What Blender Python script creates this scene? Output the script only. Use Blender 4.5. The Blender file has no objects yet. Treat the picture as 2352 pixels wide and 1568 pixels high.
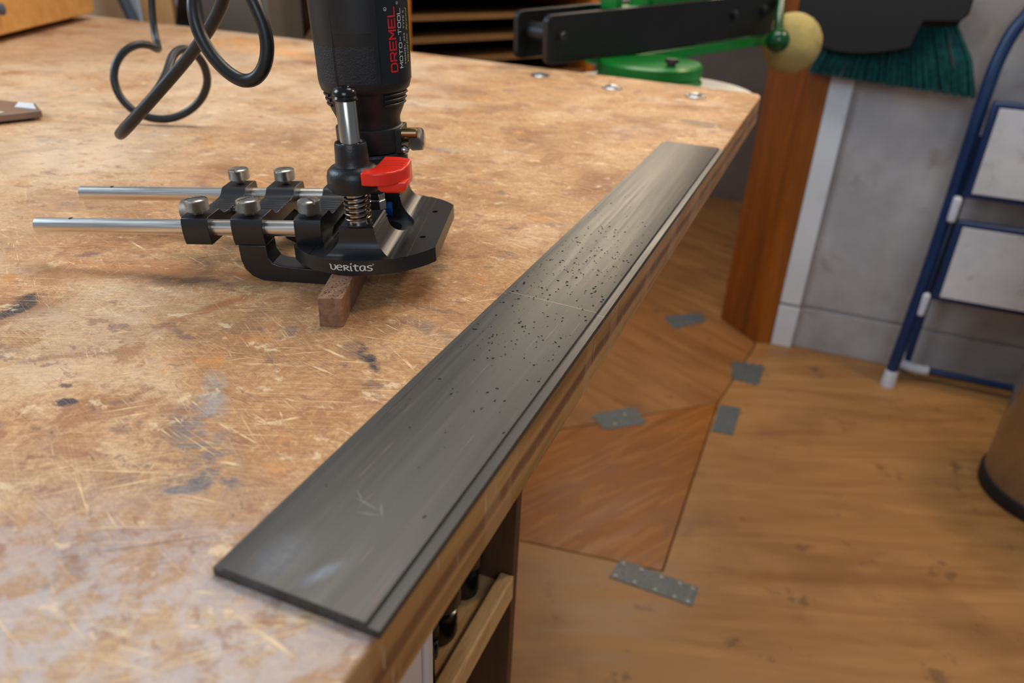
import bpy, bmesh, math, random
from mathutils import Vector, Matrix

random.seed(7)
SC = bpy.context.scene
COL = SC.collection
PI = math.pi

# ------------------------------------------------------------------ camera
CAM_P = Vector((0.15683, -0.13893, 0.19364))
def cam_axes(yaw, pitch, roll):
    f = Vector((math.sin(yaw)*math.cos(pitch), math.cos(yaw)*math.cos(pitch), -math.sin(pitch)))
    r = Vector((math.cos(yaw), -math.sin(yaw), 0)); u = r.cross(f)
    c, s = math.cos(roll), math.sin(roll)
    return c*r + s*u, -s*r + c*u, f
_r, _u, _f = cam_axes(math.radians(-21.22), math.radians(28.17), math.radians(2.707))
cd = bpy.data.cameras.new('camera'); cam = bpy.data.objects.new('camera', cd); COL.objects.link(cam)
m = Matrix.Identity(4)
for i in range(3):
    m[i][0], m[i][1], m[i][2], m[i][3] = _r[i], _u[i], -_f[i], CAM_P[i]
cam.matrix_world = m
cd.sensor_width = 36; cd.lens = 36*1756/2352; cd.clip_start = .01; cd.clip_end = 50
cd.dof.use_dof = True; cd.dof.focus_distance = .44; cd.dof.aperture_fstop = 8.0
SC.camera = cam

# ------------------------------------------------------------------ world, lights, exposure
SC.view_settings.view_transform = 'Standard'; SC.view_settings.look = 'None'
SC.view_settings.exposure = 0.0; SC.view_settings.gamma = 1; SC.view_settings.use_curve_mapping = False
w = bpy.data.worlds.new('world'); SC.world = w; w.use_nodes = True
w.node_tree.nodes['Background'].inputs[0].default_value = (.78, .87, 1.0, 1)
w.node_tree.nodes['Background'].inputs[1].default_value = .24

def area(name, loc, tgt, sx, sy, power, color):
    l = bpy.data.lights.new(name, 'AREA'); l.shape = 'RECTANGLE'; l.size = sx; l.size_y = sy
    l.energy = power; l.color = color
    o = bpy.data.objects.new(name, l); COL.objects.link(o); o.location = loc
    o.rotation_euler = (Vector(tgt)-Vector(loc)).to_track_quat('-Z', 'Y').to_euler()
    return o
area('window_light', (-2.45, -.15, 1.35), (-.5, .7, 0), 1.5, 1.1, 54, (.66, .83, 1.0))
area('ceiling_tube_light', (-.25, 1.0, 1.75), (-.2, .45, 0), 1.4, .6, 24, (1.0, .92, .82))
area('task_lamp_light', (1.0, 1.75, 1.35), (-.1, .6, 0), .22, .22, 13, (1.0, .74, .46))
area('added_back_light', (-.35, 2.75, 1.05), (-.2, .5, 0), .8, .5, 13, (1.0, .82, .60))  # added unseen warm source, gives gleams on the metal base and far bench
area('rear_window_light', (.9, -2.2, 1.3), (.2, 1.0, -.5), 1.3, 1.0, 25, (.82, .90, 1.0))

# ------------------------------------------------------------------ node material helpers
class NM:
    def __init__(s, name):
        s.m = bpy.data.materials.new(name); s.m.use_nodes = True
        s.t = s.m.node_tree; s.b = s.t.nodes['Principled BSDF']; s._tc = None
    def n(s, kind, **kw):
        x = s.t.nodes.new(kind)
        for k, v in kw.items(): setattr(x, k, v)
        return x
    def link(s, a, b): s.t.links.new(a, b)
    def setv(s, inp, v):
        if hasattr(v, 'is_output'): s.link(v, inp)
        elif isinstance(v, (tuple, list)): inp.default_value = (*v, 1) if len(v) == 3 and inp.type == 'RGBA' else v
        else: inp.default_value = v
    @property
    def co(s):
        if not s._tc: s._tc = s.n('ShaderNodeTexCoord')
        return s._tc.outputs['Object']
    def math(s, op, a, b=0.0, c=None, clamp=False):
        x = s.n('ShaderNodeMath', operation=op, use_clamp=clamp); s.setv(x.inputs[0], a); s.setv(x.inputs[1], b)
        if c is not None: s.setv(x.inputs[2], c)
        return x.outputs[0]
    def vmath(s, op, a, b=(0, 0, 0)):
        x = s.n('ShaderNodeVectorMath', operation=op); s.setv(x.inputs[0], a); s.setv(x.inputs[1], b)
        return x.outputs['Value'] if op in ('LENGTH', 'DOT_PRODUCT') else x.outputs[0]
    def mapping(s, v, loc=(0, 0, 0), rot=(0, 0, 0), sc=(1, 1, 1), kind='POINT'):
        x = s.n('ShaderNodeMapping', vector_type=kind); s.link(v, x.inputs[0])
        x.inputs[1].default_value = loc; x.inputs[2].default_value = rot; x.inputs[3].default_value = sc
        return x.outputs[0]
    def noise(s, v, scale, detail=4, rough=.55, dist=0.0):
        x = s.n('ShaderNodeTexNoise'); s.link(v, x.inputs['Vector']); x.inputs['Scale'].default_value = scale
        x.inputs['Detail'].default_value = detail; x.inputs['Roughness'].default_value = rough; x.inputs['Distortion'].default_value = dist
        return x.outputs[0]
    def rng(s, v, a, b, c=0.0, d=1.0, smooth=True):
        x = s.n('ShaderNodeMapRange', interpolation_type='SMOOTHSTEP' if smooth else 'LINEAR'); s.link(v, x.inputs[0])
        for i, q in enumerate((a, b, c, d)): x.inputs[i+1].default_value = q
        return x.outputs[0]
    def mix(s, f, a, b, mode='MIX'):
        x = s.n('ShaderNodeMix', data_type='RGBA', blend_type=mode); s.setv(x.inputs[0], f)
        s.setv(x.inputs[6], a); s.setv(x.inputs[7], b); return x.outputs[2]
    def ramp(s, v, stops):
        x = s.n('ShaderNodeValToRGB'); s.link(v, x.inputs[0]); e = x.color_ramp.elements
        while len(e) < len(stops): e.new(.5)
        for q, (p, c) in zip(e, stops): q.position = p; q.color = (*c, 1)
        return x.outputs[0]
    def out(s, color=None, rough=None, metal=None, bump=None, strength=.3, dist=.001, **kw):
        if color is not None: s.setv(s.b.inputs['Base Color'], color)
        if rough is not None: s.setv(s.b.inputs['Roughness'], rough)
        if metal is not None: s.setv(s.b.inputs['Metallic'], metal)
        for k, v in kw.items(): s.setv(s.b.inputs[k], v)
        if bump is not None:
            x = s.n('ShaderNodeBump'); x.inputs['Strength'].default_value = strength; x.inputs['Distance'].default_value = dist
            s.link(bump, x.inputs['Height']); s.link(x.outputs[0], s.b.inputs['Normal'])
        return s.m
def srgb(r, g, b):
    f = lambda c: (c/255/12.92) if c/255 <= .04045 else ((c/255+.055)/1.055)**2.4
    return (f(r), f(g), f(b))
MAT = {}
def plain(name, rgb, rough=.5, metal=0., var=.12, scale=60, bump=.0, dist=.0004, **kw):
    n = NM(name); c = srgb(*rgb)
    nz = n.noise(n.co, scale, 5)
    col = n.ramp(nz, [(.3, tuple(x*(1-var) for x in c)), (.7, tuple(min(1, x*(1+var)) for x in c))])
    MAT[name] = n.out(col, rough, metal, nz if bump else None, bump, dist, **kw); return MAT[name]
def wood(name, a, b, axis=1, scale=18, rough=.5, stretch=12, dark=None, bump=.15):
    n = NM(name); sc = [scale]*3; sc[axis] = scale/stretch
    v = n.mapping(n.co, sc=tuple(sc)); nz = n.noise(v, 1, 6, .6, .6)
    fine = n.noise(n.mapping(n.co, sc=tuple(q*9 for q in sc)), 1, 3)
    col = n.ramp(nz, [(.32, srgb(*a)), (.68, srgb(*b))])
    col = n.mix(n.rng(fine, .45, .75, 0, .35), col, tuple(x*.55 for x in srgb(*a)))
    if dark:
        col = n.mix(n.rng(n.noise(n.co, 7, 3), .62, .7, 0, .6), col, srgb(*dark))
    MAT[name] = n.out(col, rough, 0, fine, bump, .0004); return MAT[name]

# ------------------------------------------------------------------ bench surface material
def bench_material():
    n = NM('bench_surface'); P = n.co
    warp = n.noise(P, 22, 4, .6)
    wn = n.n('ShaderNodeTexNoise'); n.link(P, wn.inputs['Vector']); wn.inputs['Scale'].default_value = 70; wn.inputs['Detail'].default_value = 5
    off = n.vmath('SCALE', n.vmath('SUBTRACT', wn.outputs['Color'], (.5, .5, .5))); off.node.inputs['Scale'].default_value = .012
    PW = n.vmath('ADD', P, off)
    fn = n.n('ShaderNodeTexNoise'); n.link(P, fn.inputs['Vector']); fn.inputs['Scale'].default_value = 520; fn.inputs['Detail'].default_value = 3
    off2 = n.vmath('SCALE', n.vmath('SUBTRACT', fn.outputs['Color'], (.5, .5, .5))); off2.node.inputs['Scale'].default_value = .0035
    off3 = n.vmath('SCALE', n.vmath('SUBTRACT', wn.outputs['Color'], (.5, .5, .5))); off3.node.inputs['Scale'].default_value = .006
    PJ = n.vmath('ADD', n.vmath('ADD', P, off2), off3)
    base = n.ramp(n.noise(PW, 11, 9, .62, .4), [(.33, srgb(142, 94, 56)), (.46, srgb(186, 138, 90)), (.56, srgb(204, 158, 110)), (.68, srgb(224, 188, 142))])
    # fine fibre of the panel face, running along x
    fib = n.noise(n.mapping(PW, sc=(60, 420, 1)), 1, 4, .6)
    base = n.mix(n.rng(fib, .35, .75, 0, .38), base, srgb(165, 112, 70))
    # worn, paler film of old glue and finish
    fib2 = n.noise(n.mapping(n.mapping(P, rot=(0, 0, math.radians(-26))), sc=(95, 900, 1)), 1, 4, .7)
    base = n.mix(n.rng(fib2, .50, .66, 0, .55), base, srgb(122, 80, 50))
    base = n.mix(n.rng(fib2, .44, .32, 0, .45), base, srgb(232, 198, 150))
    mott = n.noise(PW, 330, 5, .75)
    base = n.mix(n.rng(mott, .44, .60, 0, .55), base, srgb(150, 104, 70))
    base = n.mix(n.rng(mott, .42, .32, 0, .5), base, srgb(236, 204, 158))
    pale = n.math('MULTIPLY', n.rng(n.noise(PW, 5.0, 6, .65), .5, .68), .55)
    base = n.mix(pale, base, srgb(222, 200, 172))
    brown = n.math('MULTIPLY', n.rng(n.noise(PW, 17, 7, .7, .8), .53, .62), .66)
    base = n.mix(brown, base, srgb(146, 94, 58))
    pur = n.math('MULTIPLY', n.rng(n.noise(n.mapping(PW, loc=(3, 7, 0), sc=(1, 1.5, 1)), 33, 6, .68), .565, .64), .62)
    base = n.mix(pur, base, srgb(105, 82, 78))
    org = n.math('MULTIPLY', n.rng(n.noise(n.mapping(PW, loc=(9, 2, 0), sc=(1, 1.3, 1)), 24, 5, .6), .6, .68), .55)
    base = n.mix(org, base, srgb(206, 134, 62))
    spots = n.rng(n.noise(n.mapping(PW, loc=(5, 5, 0)), 95, 3, .6), .70, .735)
    base = n.mix(n.math('MULTIPLY', spots, .75), base, srgb(62, 50, 52))
    # scuffed near corner: milky grey-blue glue film
    def blob(cx, cy, rx, ry, ang=0, soft=.35, amp=1):
        v = n.mapping(PJ, loc=(cx, cy, 0), rot=(0, 0, math.radians(ang)), sc=(rx, ry, 1), kind='TEXTURE')
        l = n.vmath('LENGTH', n.vmath('MULTIPLY', v, (1, 1, 0)))
        return n.rng(l, 1-soft, 1+soft, 1, 0)
    brk = n.rng(n.noise(PW, 60, 5, .7), .4, .56)
    def stain(m, rgb, k=.9, broken=True):
        nonlocal base
        f = n.math('MULTIPLY', m, k)
        if broken: f = n.math('MULTIPLY', f, brk)
        base = n.mix(f, base, srgb(*rgb))
    stain(blob(-.02, -.05, .15, .08, 20, .6), (170, 146, 128), .45, False)
    stain(blob(-.02, -.06, .12, .07, 20, .6), (192, 192, 200), .55)
    stain(blob(-.058, .058, .03, .011, -35, .6), (98, 102, 112), .7)
    stain(blob(-.034, .039, .010, .006, 10, .4), (70, 88, 104), .8)
    stain(blob(-.041, .030, .008, .003, 30, .3), (96, 104, 116), .8)
    stain(blob(-.075, .085, .022, .006, -50, .5), (150, 158, 165), .6)
    # dark curved stroke (open ring)
    rv = n.mapping(PJ, loc=(-.2445, .1075, 0), rot=(0, 0, 0), sc=(.0165, .0175, 1), kind='TEXTURE')
    rl = n.vmath('LENGTH', n.vmath('MULTIPLY', rv, (1, 1, 0)))
    ring = n.rng(n.math('ABSOLUTE', n.math('SUBTRACT', rl, .85)), .2, .42, 1, 0)
    side = n.rng(n.vmath('DOT_PRODUCT', rv, (1, -.1, 0)), -.1, .15)
    stain(n.math('MULTIPLY', ring, side), (44, 42, 48), .95, False)
    stain(blob(-.1305, .0545, .0052, .0034, 15, .25), (52, 52, 62), .95, False)
    stain(blob(-.143, .064, .003, .002, 0, .3), (70, 60, 64), .8, False)
    stain(blob(-.036, .151, .014, .0035, -42, .4), (48, 50, 58), .95)
    stain(blob(-.029, .146, .012, .003, -40, .4), (48, 50, 58), .95)
    stain(blob(-.047, .153, .01, .006, -30, .6), (92, 84, 90), .6)
    stain(blob(-.019, .19, .02, .006, -20, .5), (84, 80, 84), .6)
    stain(blob(-.22, .176, .045, .018, 25, .5), (184, 120, 68), .7, False)
    stain(blob(-.185, .178, .018, .007, 25, .5), (98, 80, 66), .7)
    stain(blob(-.14, .16, .03, .004, 72, .5), (160, 96, 46), .7, False)
    # orange spill and dark smears at the far end
    stain(blob(-.80, 1.0, .16, .06, -12, .4), (222, 146, 58), .9)
    stain(blob(-.72, .97, .06, .03, -12, .5), (222, 140, 50), .8, False)
    stain(blob(-.62, .98, .05, .018, 0, .5), (112, 98, 90), .8)
    stain(blob(-.60, .90, .05, .014, 0, .5), (100, 80, 72), .7)
    stain(blob(-.30, .60, .035, .01, 0, .5), (112, 92, 78), .7)
    stain(blob(-.20, .54, .03, .007, 10, .5), (140, 130, 122), .7)
    stain(blob(-.27, .72, .02, .008, 0, .5), (110, 86, 76), .7)
    stain(blob(.017, .813, .027, .014, -14, .12, 1), (128, 102, 84), .95, False)
    # pale joint line on the left, where two sheets meet; blotchy paler tint leftwards
    line = n.math('ABSOLUTE', n.math('SUBTRACT', n.vmath('DOT_PRODUCT', PW, (.94, .34, 0)), -.545))
    stain(n.rng(line, .0, .012, 1, 0), (205, 160, 110), .6, False)
    left = n.rng(n.vmath('DOT_PRODUCT', PW, (.94, .34, 0)), -.56, -.52, 0, 1)
    far = n.rng(n.vmath('DOT_PRODUCT', P, (0, 1, 0)), .3, .5)
    leftz = n.rng(n.vmath('DOT_PRODUCT', P, (1, 0, 0)), -.25, -.45)
    stain(n.math('MULTIPLY', leftz, n.rng(n.noise(PW, 9, 6, .6), .3, .6)), (224, 204, 178), .45, False)
    # scratches: long thin pale lines in many directions
    sm = None
    for k, (ang, fx, fy, th, amt) in enumerate([(22, 2.2, 260, .010, .85), (34, 3.0, 330, .009, .8), (-14, 1.8, 280, .010, .85), (62, 4, 340, .008, .7), (95, 7, 360, .007, .6), (-35, 3, 300, .008, .7), (8, 3.5, 460, .010, .75), (-19, 2.5, 560, .010, .85), (46, 2.2, 230, .009, .85), (-62, 6, 320, .007, .6), (-26, 2.0, 420, .009, .8), (28, 1.6, 600, .010, .8)]):
        v = n.mapping(P, loc=(k*3.1, k*1.7, 0), rot=(0, 0, math.radians(-ang)), sc=(1, 1, 1))
        v2 = n.mapping(v, sc=(fx, fy, 1))
        nz = n.noise(v2, 1, .6, .5, .0)
        l = n.rng(n.math('ABSOLUTE', n.math('SUBTRACT', nz, .5)), th*.12, th*.55, 1, 0)
        msk = n.rng(n.noise(n.mapping(P, loc=(k*2.3+1, k*5.1, 0)), 13+k, 3, .6), .47, .60)
        l = n.math('MULTIPLY', n.math('MULTIPLY', l, msk), amt)
        sm = l if sm is None else n.math('MAXIMUM', sm, l)
    base = n.mix(sm, base, srgb(244, 212, 160))
    dm = None
    for k, (ang, fx, fy, th) in enumerate([(38, 4, 150, .008), (-15, 5, 170, .007), (70, 6, 190, .006)]):
        v = n.mapping(n.mapping(P, loc=(k*4.1+9, k*2.7, 0), rot=(0, 0, math.radians(-ang))), sc=(fx, fy, 1))
        l = n.rng(n.math('ABSOLUTE', n.math('SUBTRACT', n.noise(v, 1, 2, .5, .2), .5)), th*.1, th*.4, 1, 0)
        l = n.math('MULTIPLY', l, n.rng(n.noise(n.mapping(P, loc=(k*7, 3, 0)), 9, 3), .52, .62))
        dm = l if dm is None else n.math('MAXIMUM', dm, l)
    base = n.mix(n.math('MULTIPLY', dm, .7), base, srgb(92, 64, 48))
    red = n.math('MULTIPLY', n.rng(n.noise(n.mapping(PJ, loc=(13, 4, 0), sc=(1, 1.4, 1)), 58, 6, .7), .56, .64), .55)
    base = n.mix(red, base, srgb(140, 92, 70))
    lite = n.math('MULTIPLY', n.rng(n.noise(n.mapping(PJ, loc=(2, 14, 0), sc=(1, 1.3, 1)), 44, 6, .7), .58, .66), .6)
    base = n.mix(lite, base, srgb(238, 212, 172))
    grit = n.noise(P, 900, 2)
    base = n.mix(n.rng(grit, .5, .75, 0, .25), base, srgb(120, 84, 58))
    hgt = n.math('SUBTRACT', n.math('MULTIPLY', fib, .5), sm)
    rough = n.rng(n.noise(PW, 14, 5), .3, .7, .5, .72)
    return n.out(base, rough, 0, hgt, .3, .0006, **{'Specular IOR Level': .35})
MAT['bench'] = bench_material()

def edge_material():
    n = NM('bench_edge'); P = n.co
    v = n.mapping(P, sc=(1, 6, 90)); nz = n.noise(v, 1, 6, .6, .5)
    col = n.ramp(nz, [(.3, srgb(128, 88, 44)), (.55, srgb(172, 128, 76)), (.75, srgb(192, 152, 100))])
    z = n.vmath('DOT_PRODUCT', P, (0, 0, 1))
    zz = n.math('ADD', z, n.math('MULTIPLY', n.math('SUBTRACT', n.noise(n.mapping(P, sc=(1, 9, 1)), 1, 4), .5), .012))
    streak = n.rng(n.math('ABSOLUTE', n.math('ADD', zz, .019)), .0015, .006, 1, 0)
    col = n.mix(n.math('MULTIPLY', streak, .7), col, srgb(92, 48, 30))
    blk = n.rng(n.noise(n.mapping(P, sc=(1, 17, 1.5)), 1, 2), .56, .575)
    col = n.mix(n.math('MULTIPLY', blk, .3), col, srgb(188, 150, 112))
    scr = n.rng(n.noise(n.mapping(P, rot=(.7, 0, 0), sc=(1, 380, 30)), 1, 2), .66, .7)
    col = n.mix(n.math('MULTIPLY', scr, .5), col, srgb(205, 180, 150))
    return n.out(col, .55, 0, nz, .2, .0006)
MAT['bench_edge'] = edge_material()

def ebony_material():
    n = NM('ebony'); P = n.co
    g = n.noise(n.mapping(P, sc=(260, 7, 60)), 1, 6, .62, .4)
    g2 = n.noise(n.mapping(P, loc=(2, 0, 0), sc=(70, 3, 20)), 1, 5, .6, .5)
    col = n.ramp(g, [(.3, srgb(44, 43, 42)), (.7, srgb(62, 60, 58))])
    col = n.mix(n.rng(g2, .52, .75, 0, .3), col, srgb(104, 92, 76))
    pore = n.rng(n.noise(n.mapping(P, loc=(1, 4, 0), sc=(700, 26, 100)), 1, 2), .66, .72)
    far = n.rng(n.vmath('DOT_PRODUCT', P, (0, 1, 0)), .18, .34)
    col = n.mix(n.math('MULTIPLY', pore, .22), col, srgb(150, 120, 86))
    # scribed cross line, chalk marks and a painted bluish reflection
    y = n.vmath('DOT_PRODUCT', P, (.06, 1, 0))
    ln = n.rng(n.math('ABSOLUTE', n.math('SUBTRACT', y, .2465)), .00012, .00032, 1, 0)
    col = n.mix(n.math('MULTIPLY', ln, .7), col, srgb(170, 150, 130))
    def blob(cx, cy, rx, ry, ang, k, rgb):
        nonlocal col
        v = n.mapping(P, loc=(cx, cy, 0), rot=(0, 0, math.radians(ang)), sc=(rx, ry, 1), kind='TEXTURE')
        l = n.vmath('LENGTH', n.vmath('MULTIPLY', v, (1, 1, 0)))
        f = n.math('MULTIPLY', n.rng(l, .1, 1, 1, 0), n.rng(n.noise(P, 420, 3), .3, .6, .3, k))
        col = n.mix(f, col, srgb(*rgb))
    blob(.0352, .0115, .004, .012, -25, .5, (120, 135, 155))
    blob(.018, .012, .012, .02, 0, .18, (120, 132, 150))  # broad faint blue reflection painted into the near-left end
    for q in ((.0300, .0475, .0085, .0006, -12), (.0335, .0430, .0055, .0006, 15), (.0365, .0470, .0006, .006, 35), (.0250, .0505, .0045, .0005, -40)):
        blob(*q, .34, (140, 150, 155))
    return n.out(col, n.rng(g, .3, .7, .36, .46), 0, g, .12, .0003)
MAT['ebony'] = ebony_material()

plain('black_anodised', (31, 32, 35), .36, .35, .15, 300, .08, .0002, **{'Specular IOR Level': .8})
plain('black_cast', (22, 22, 24), .38, 0, .15, 900, .35, .0004)
plain('black_plastic', (27, 27, 28), .46, 0, .15, 260)
plain('label_black', (16, 18, 20), .32, 0, .08, 90)
def grip_material():
    n = NM('grip_plastic'); P = n.co
    g = n.noise(n.mapping(P, sc=(1, 1, 1.0)), 900, 3, .6)
    col = n.ramp(g, [(.35, srgb(20, 20, 21)), (.7, srgb(33, 33, 34))])
    return n.out(col, .55, 0, g, .7, .0008)
MAT['grip'] = grip_material()
plain('cord_rubber', (24, 25, 27), .40, 0, .2, 200)
def brushed(name, rgb, rough, axis=0):
    n = NM(name); sc = [900, 900, 900]; sc[axis] = 20
    g = n.noise(n.mapping(n.co, sc=tuple(sc)), 1, 3)
    c = srgb(*rgb)
    col = n.ramp(g, [(.3, tuple(x*.85 for x in c)), (.7, c)])
    MAT[name] = n.out(col, n.rng(g, .3, .7, rough*.8, rough*1.25), 1, g, .06, .0002)
brushed('steel_rod', (238, 233, 225), .3, 0)
brushed('post_steel', (178, 172, 164), .2, 2)
brushed('stainless', (176, 172, 168), .26, 2)
plain('screw_steel', (196, 190, 182), .25, 1, .08, 200)
plain('bright_steel', (205, 203, 198), .2, 1, .06, 200)
plain('spring_steel', (120, 108, 94), .3, 1, .15, 300)
def knurl_material():
    n = NM('knurled_steel'); sx = n.n('ShaderNodeSeparateXYZ'); n.link(n.co, sx.inputs[0])
    a = n.math('MULTIPLY', n.math('ARCTAN2', sx.outputs[1], sx.outputs[0]), 26)
    z = n.math('MULTIPLY', sx.outputs[2], 4200)
    h = n.math('MULTIPLY', n.math('SINE', n.math('ADD', a, z)), n.math('SINE', n.math('SUBTRACT', a, z)))
    h2 = n.math('ABSOLUTE', h)
    col = n.mix(n.rng(h2, .0, .5), srgb(70, 66, 60), srgb(206, 198, 186))
    return n.out(col, .3, 1, h2, .9, .0012)
MAT['knurl'] = knurl_material()
plain('red_plastic', (236, 46, 24), .3, 0, .06, 40, **{'Subsurface Weight': .05})
plain('tape_blue', (20, 92, 168), .6, 0, .1, 300)
plain('print_red', (205, 22, 38), .4); plain('print_white', (196, 204, 206), .4); plain('print_yellow', (196, 196, 60), .4)
plain('print_silver', (208, 208, 205), .4, 0)
plain('gold_lug', (168, 140, 100), .28, 1)
wood('walnut', (118, 84, 60), (156, 116, 88), 1, 420, .55, 10)
plain('specks', (18, 17, 16), .8)
plain('green_paint', (4, 112, 38), .32, 0, .15, 14)
plain('green_ball', (14, 74, 36), .2, 0, .2, 30)
plain('arm_black', (18, 19, 21), .42, .2, .2, 24)
plain('dark_steel', (70, 72, 76), .35, .9, .15, 60)
plain('zinc', (176, 178, 180), .3, 1, .15, 80)
plain('plate_white', (206, 200, 188), .5, 0, .06, 20)
def felt_material():
    n = NM('tennis_felt'); P = n.co
    g = n.noise(P, 420, 4, .7); d = n.noise(P, 22, 3)
    col = n.ramp(g, [(.3, srgb(176, 160, 92)), (.7, srgb(226, 208, 136))])
    col = n.mix(n.rng(d, .5, .7, 0, .4), col, srgb(150, 136, 88))
    return n.out(col, .9, 0, g, .8, .004)
MAT['felt'] = felt_material()
plain('seam_rubber', (176, 150, 92), .7)
wood('post_wood', (118, 62, 10), (160, 88, 18), 2, 26, .42, 14)
wood('box_wood', (210, 152, 82), (230, 176, 104), 1, 40, .42, 9)
wood('shelf_wood', (112, 78, 38), (138, 98, 52), 0, 30, .6, 9)
wood('shelf_post', (176, 98, 18), (200, 120, 30), 2, 30, .5, 9)
wood('tray_wood', (168, 128, 80), (204, 166, 112), 1, 50, .6, 6, (112, 86, 60))
wood('dark_wood', (62, 38, 20), (86, 54, 28), 2, 24, .6, 8)
wood('tan_board', (206, 156, 98), (224, 178, 118), 2, 20, .6, 8)
def wall_material(name, a, b, dirt, sc):
    n = NM(name); P = n.co
    col = n.ramp(n.noise(P, sc, 6, .6), [(.35, srgb(*a)), (.65, srgb(*b))])
    col = n.mix(n.rng(n.noise(n.mapping(P, loc=(4, 1, 2)), sc*1.7, 5, .65, .5), .54, .72, 0, .55), col, srgb(*dirt))
    return n.out(col, .7, 0, n.noise(P, 60, 3), .1, .001)
MAT['wall_paint'] = wall_material('wall_paint', (150, 147, 147), (176, 174, 176), (128, 110, 94), 5)
MAT['trim_paint'] = wall_material('trim_paint', (206, 210, 214), (216, 220, 224), (190, 186, 182), 6)
MAT['far_wall'] = wall_material('far_wall', (98, 84, 74), (112, 98, 86), (84, 68, 58), 3)
MAT['cream_wall'] = wall_material('cream_wall', (236, 220, 188), (244, 230, 202), (220, 200, 166), 4)
MAT['tread'] = wall_material('ladder_tread', (196, 196, 200), (216, 214, 214), (150, 130, 116), 9)
plain('ladder_blue', (8, 42, 84), .36, 0, .15, 30)
plain('rubber_white', (206, 210, 220), .6)
plain('rubber_black', (16, 16, 18), .6)
plain('pan_black', (5, 6, 8), .6, 0, .15, 30)
plain('bristle', (2, 72, 70), .6, 0, .5, 90)
plain('machine_grey', (98, 94, 86), .5, 0, .06, 20)
plain('disc_brown', (58, 32, 14), .7)
plain('slate_blue', (70, 84, 100), .5); plain('pale_blue', (196, 210, 216), .5)
plain('black_void', (12, 11, 11), .7)
plain('cap_black', (14, 14, 16), .22, 0, .1, 20)
plain('cap_glass', (86, 84, 82), .12, .5, .2, 60)
plain('white_panel', (196, 186, 178), .5, 0, .05, 10)
plain('ruler_metal', (132, 112, 100), .35, .3, .15, 60)
plain('pale_green', (220, 232, 208), .4)
plain('patch_metal', (98, 106, 110), .48, .35, .28, 130, .2, .0008)
plain('nail_head', (150, 152, 150), .35, .9, .2, 60)
def ply(name, a, b, ang, dark, lum=1.0, figure=0.0, sp=.55):
    n = NM(name); P = n.mapping(n.co, rot=(0, 0, math.radians(ang)))
    nz = n.noise(n.mapping(P, sc=(2.2, 16, 1)), 1, 6, .6, 1.2)
    col = n.ramp(nz, [(.3, srgb(*a)), (.7, srgb(*b))])
    if figure:
        wv = n.noise(n.mapping(P, sc=(3.2, 26, 1)), 1, 3, .5, 1.6)
        col = n.mix(n.math('MULTIPLY', n.rng(wv, .5, .58), figure), col, srgb(*dark))
    st = n.rng(n.noise(n.mapping(n.co, loc=(3, 3, 0)), 12, 5, .65), .60, .68)
    col = n.mix(n.math('MULTIPLY', st, sp), col, srgb(84, 56, 36))
    st2 = n.rng(n.noise(n.mapping(n.co, loc=(8, 1, 0)), 4, 5, .6), .5, .66)
    col = n.mix(n.math('MULTIPLY', st2, .35), col, srgb(112, 74, 44))
    MAT[name] = n.out(col, n.rng(nz, .3, .7, .36, .5), 0, nz, .05, .001)
ply('ply_main', (146, 101, 54), (178, 131, 78), -20, (140, 96, 58))
ply('ply_back', (132, 86, 42), (160, 110, 60), 30, (110, 72, 40))
ply('ply_orange', (136, 76, 4), (152, 90, 8), -58, (172, 112, 46), 1, .5, .3)
ply('ply_front', (176, 126, 74), (202, 152, 98), 15, (150, 100, 60))

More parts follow.
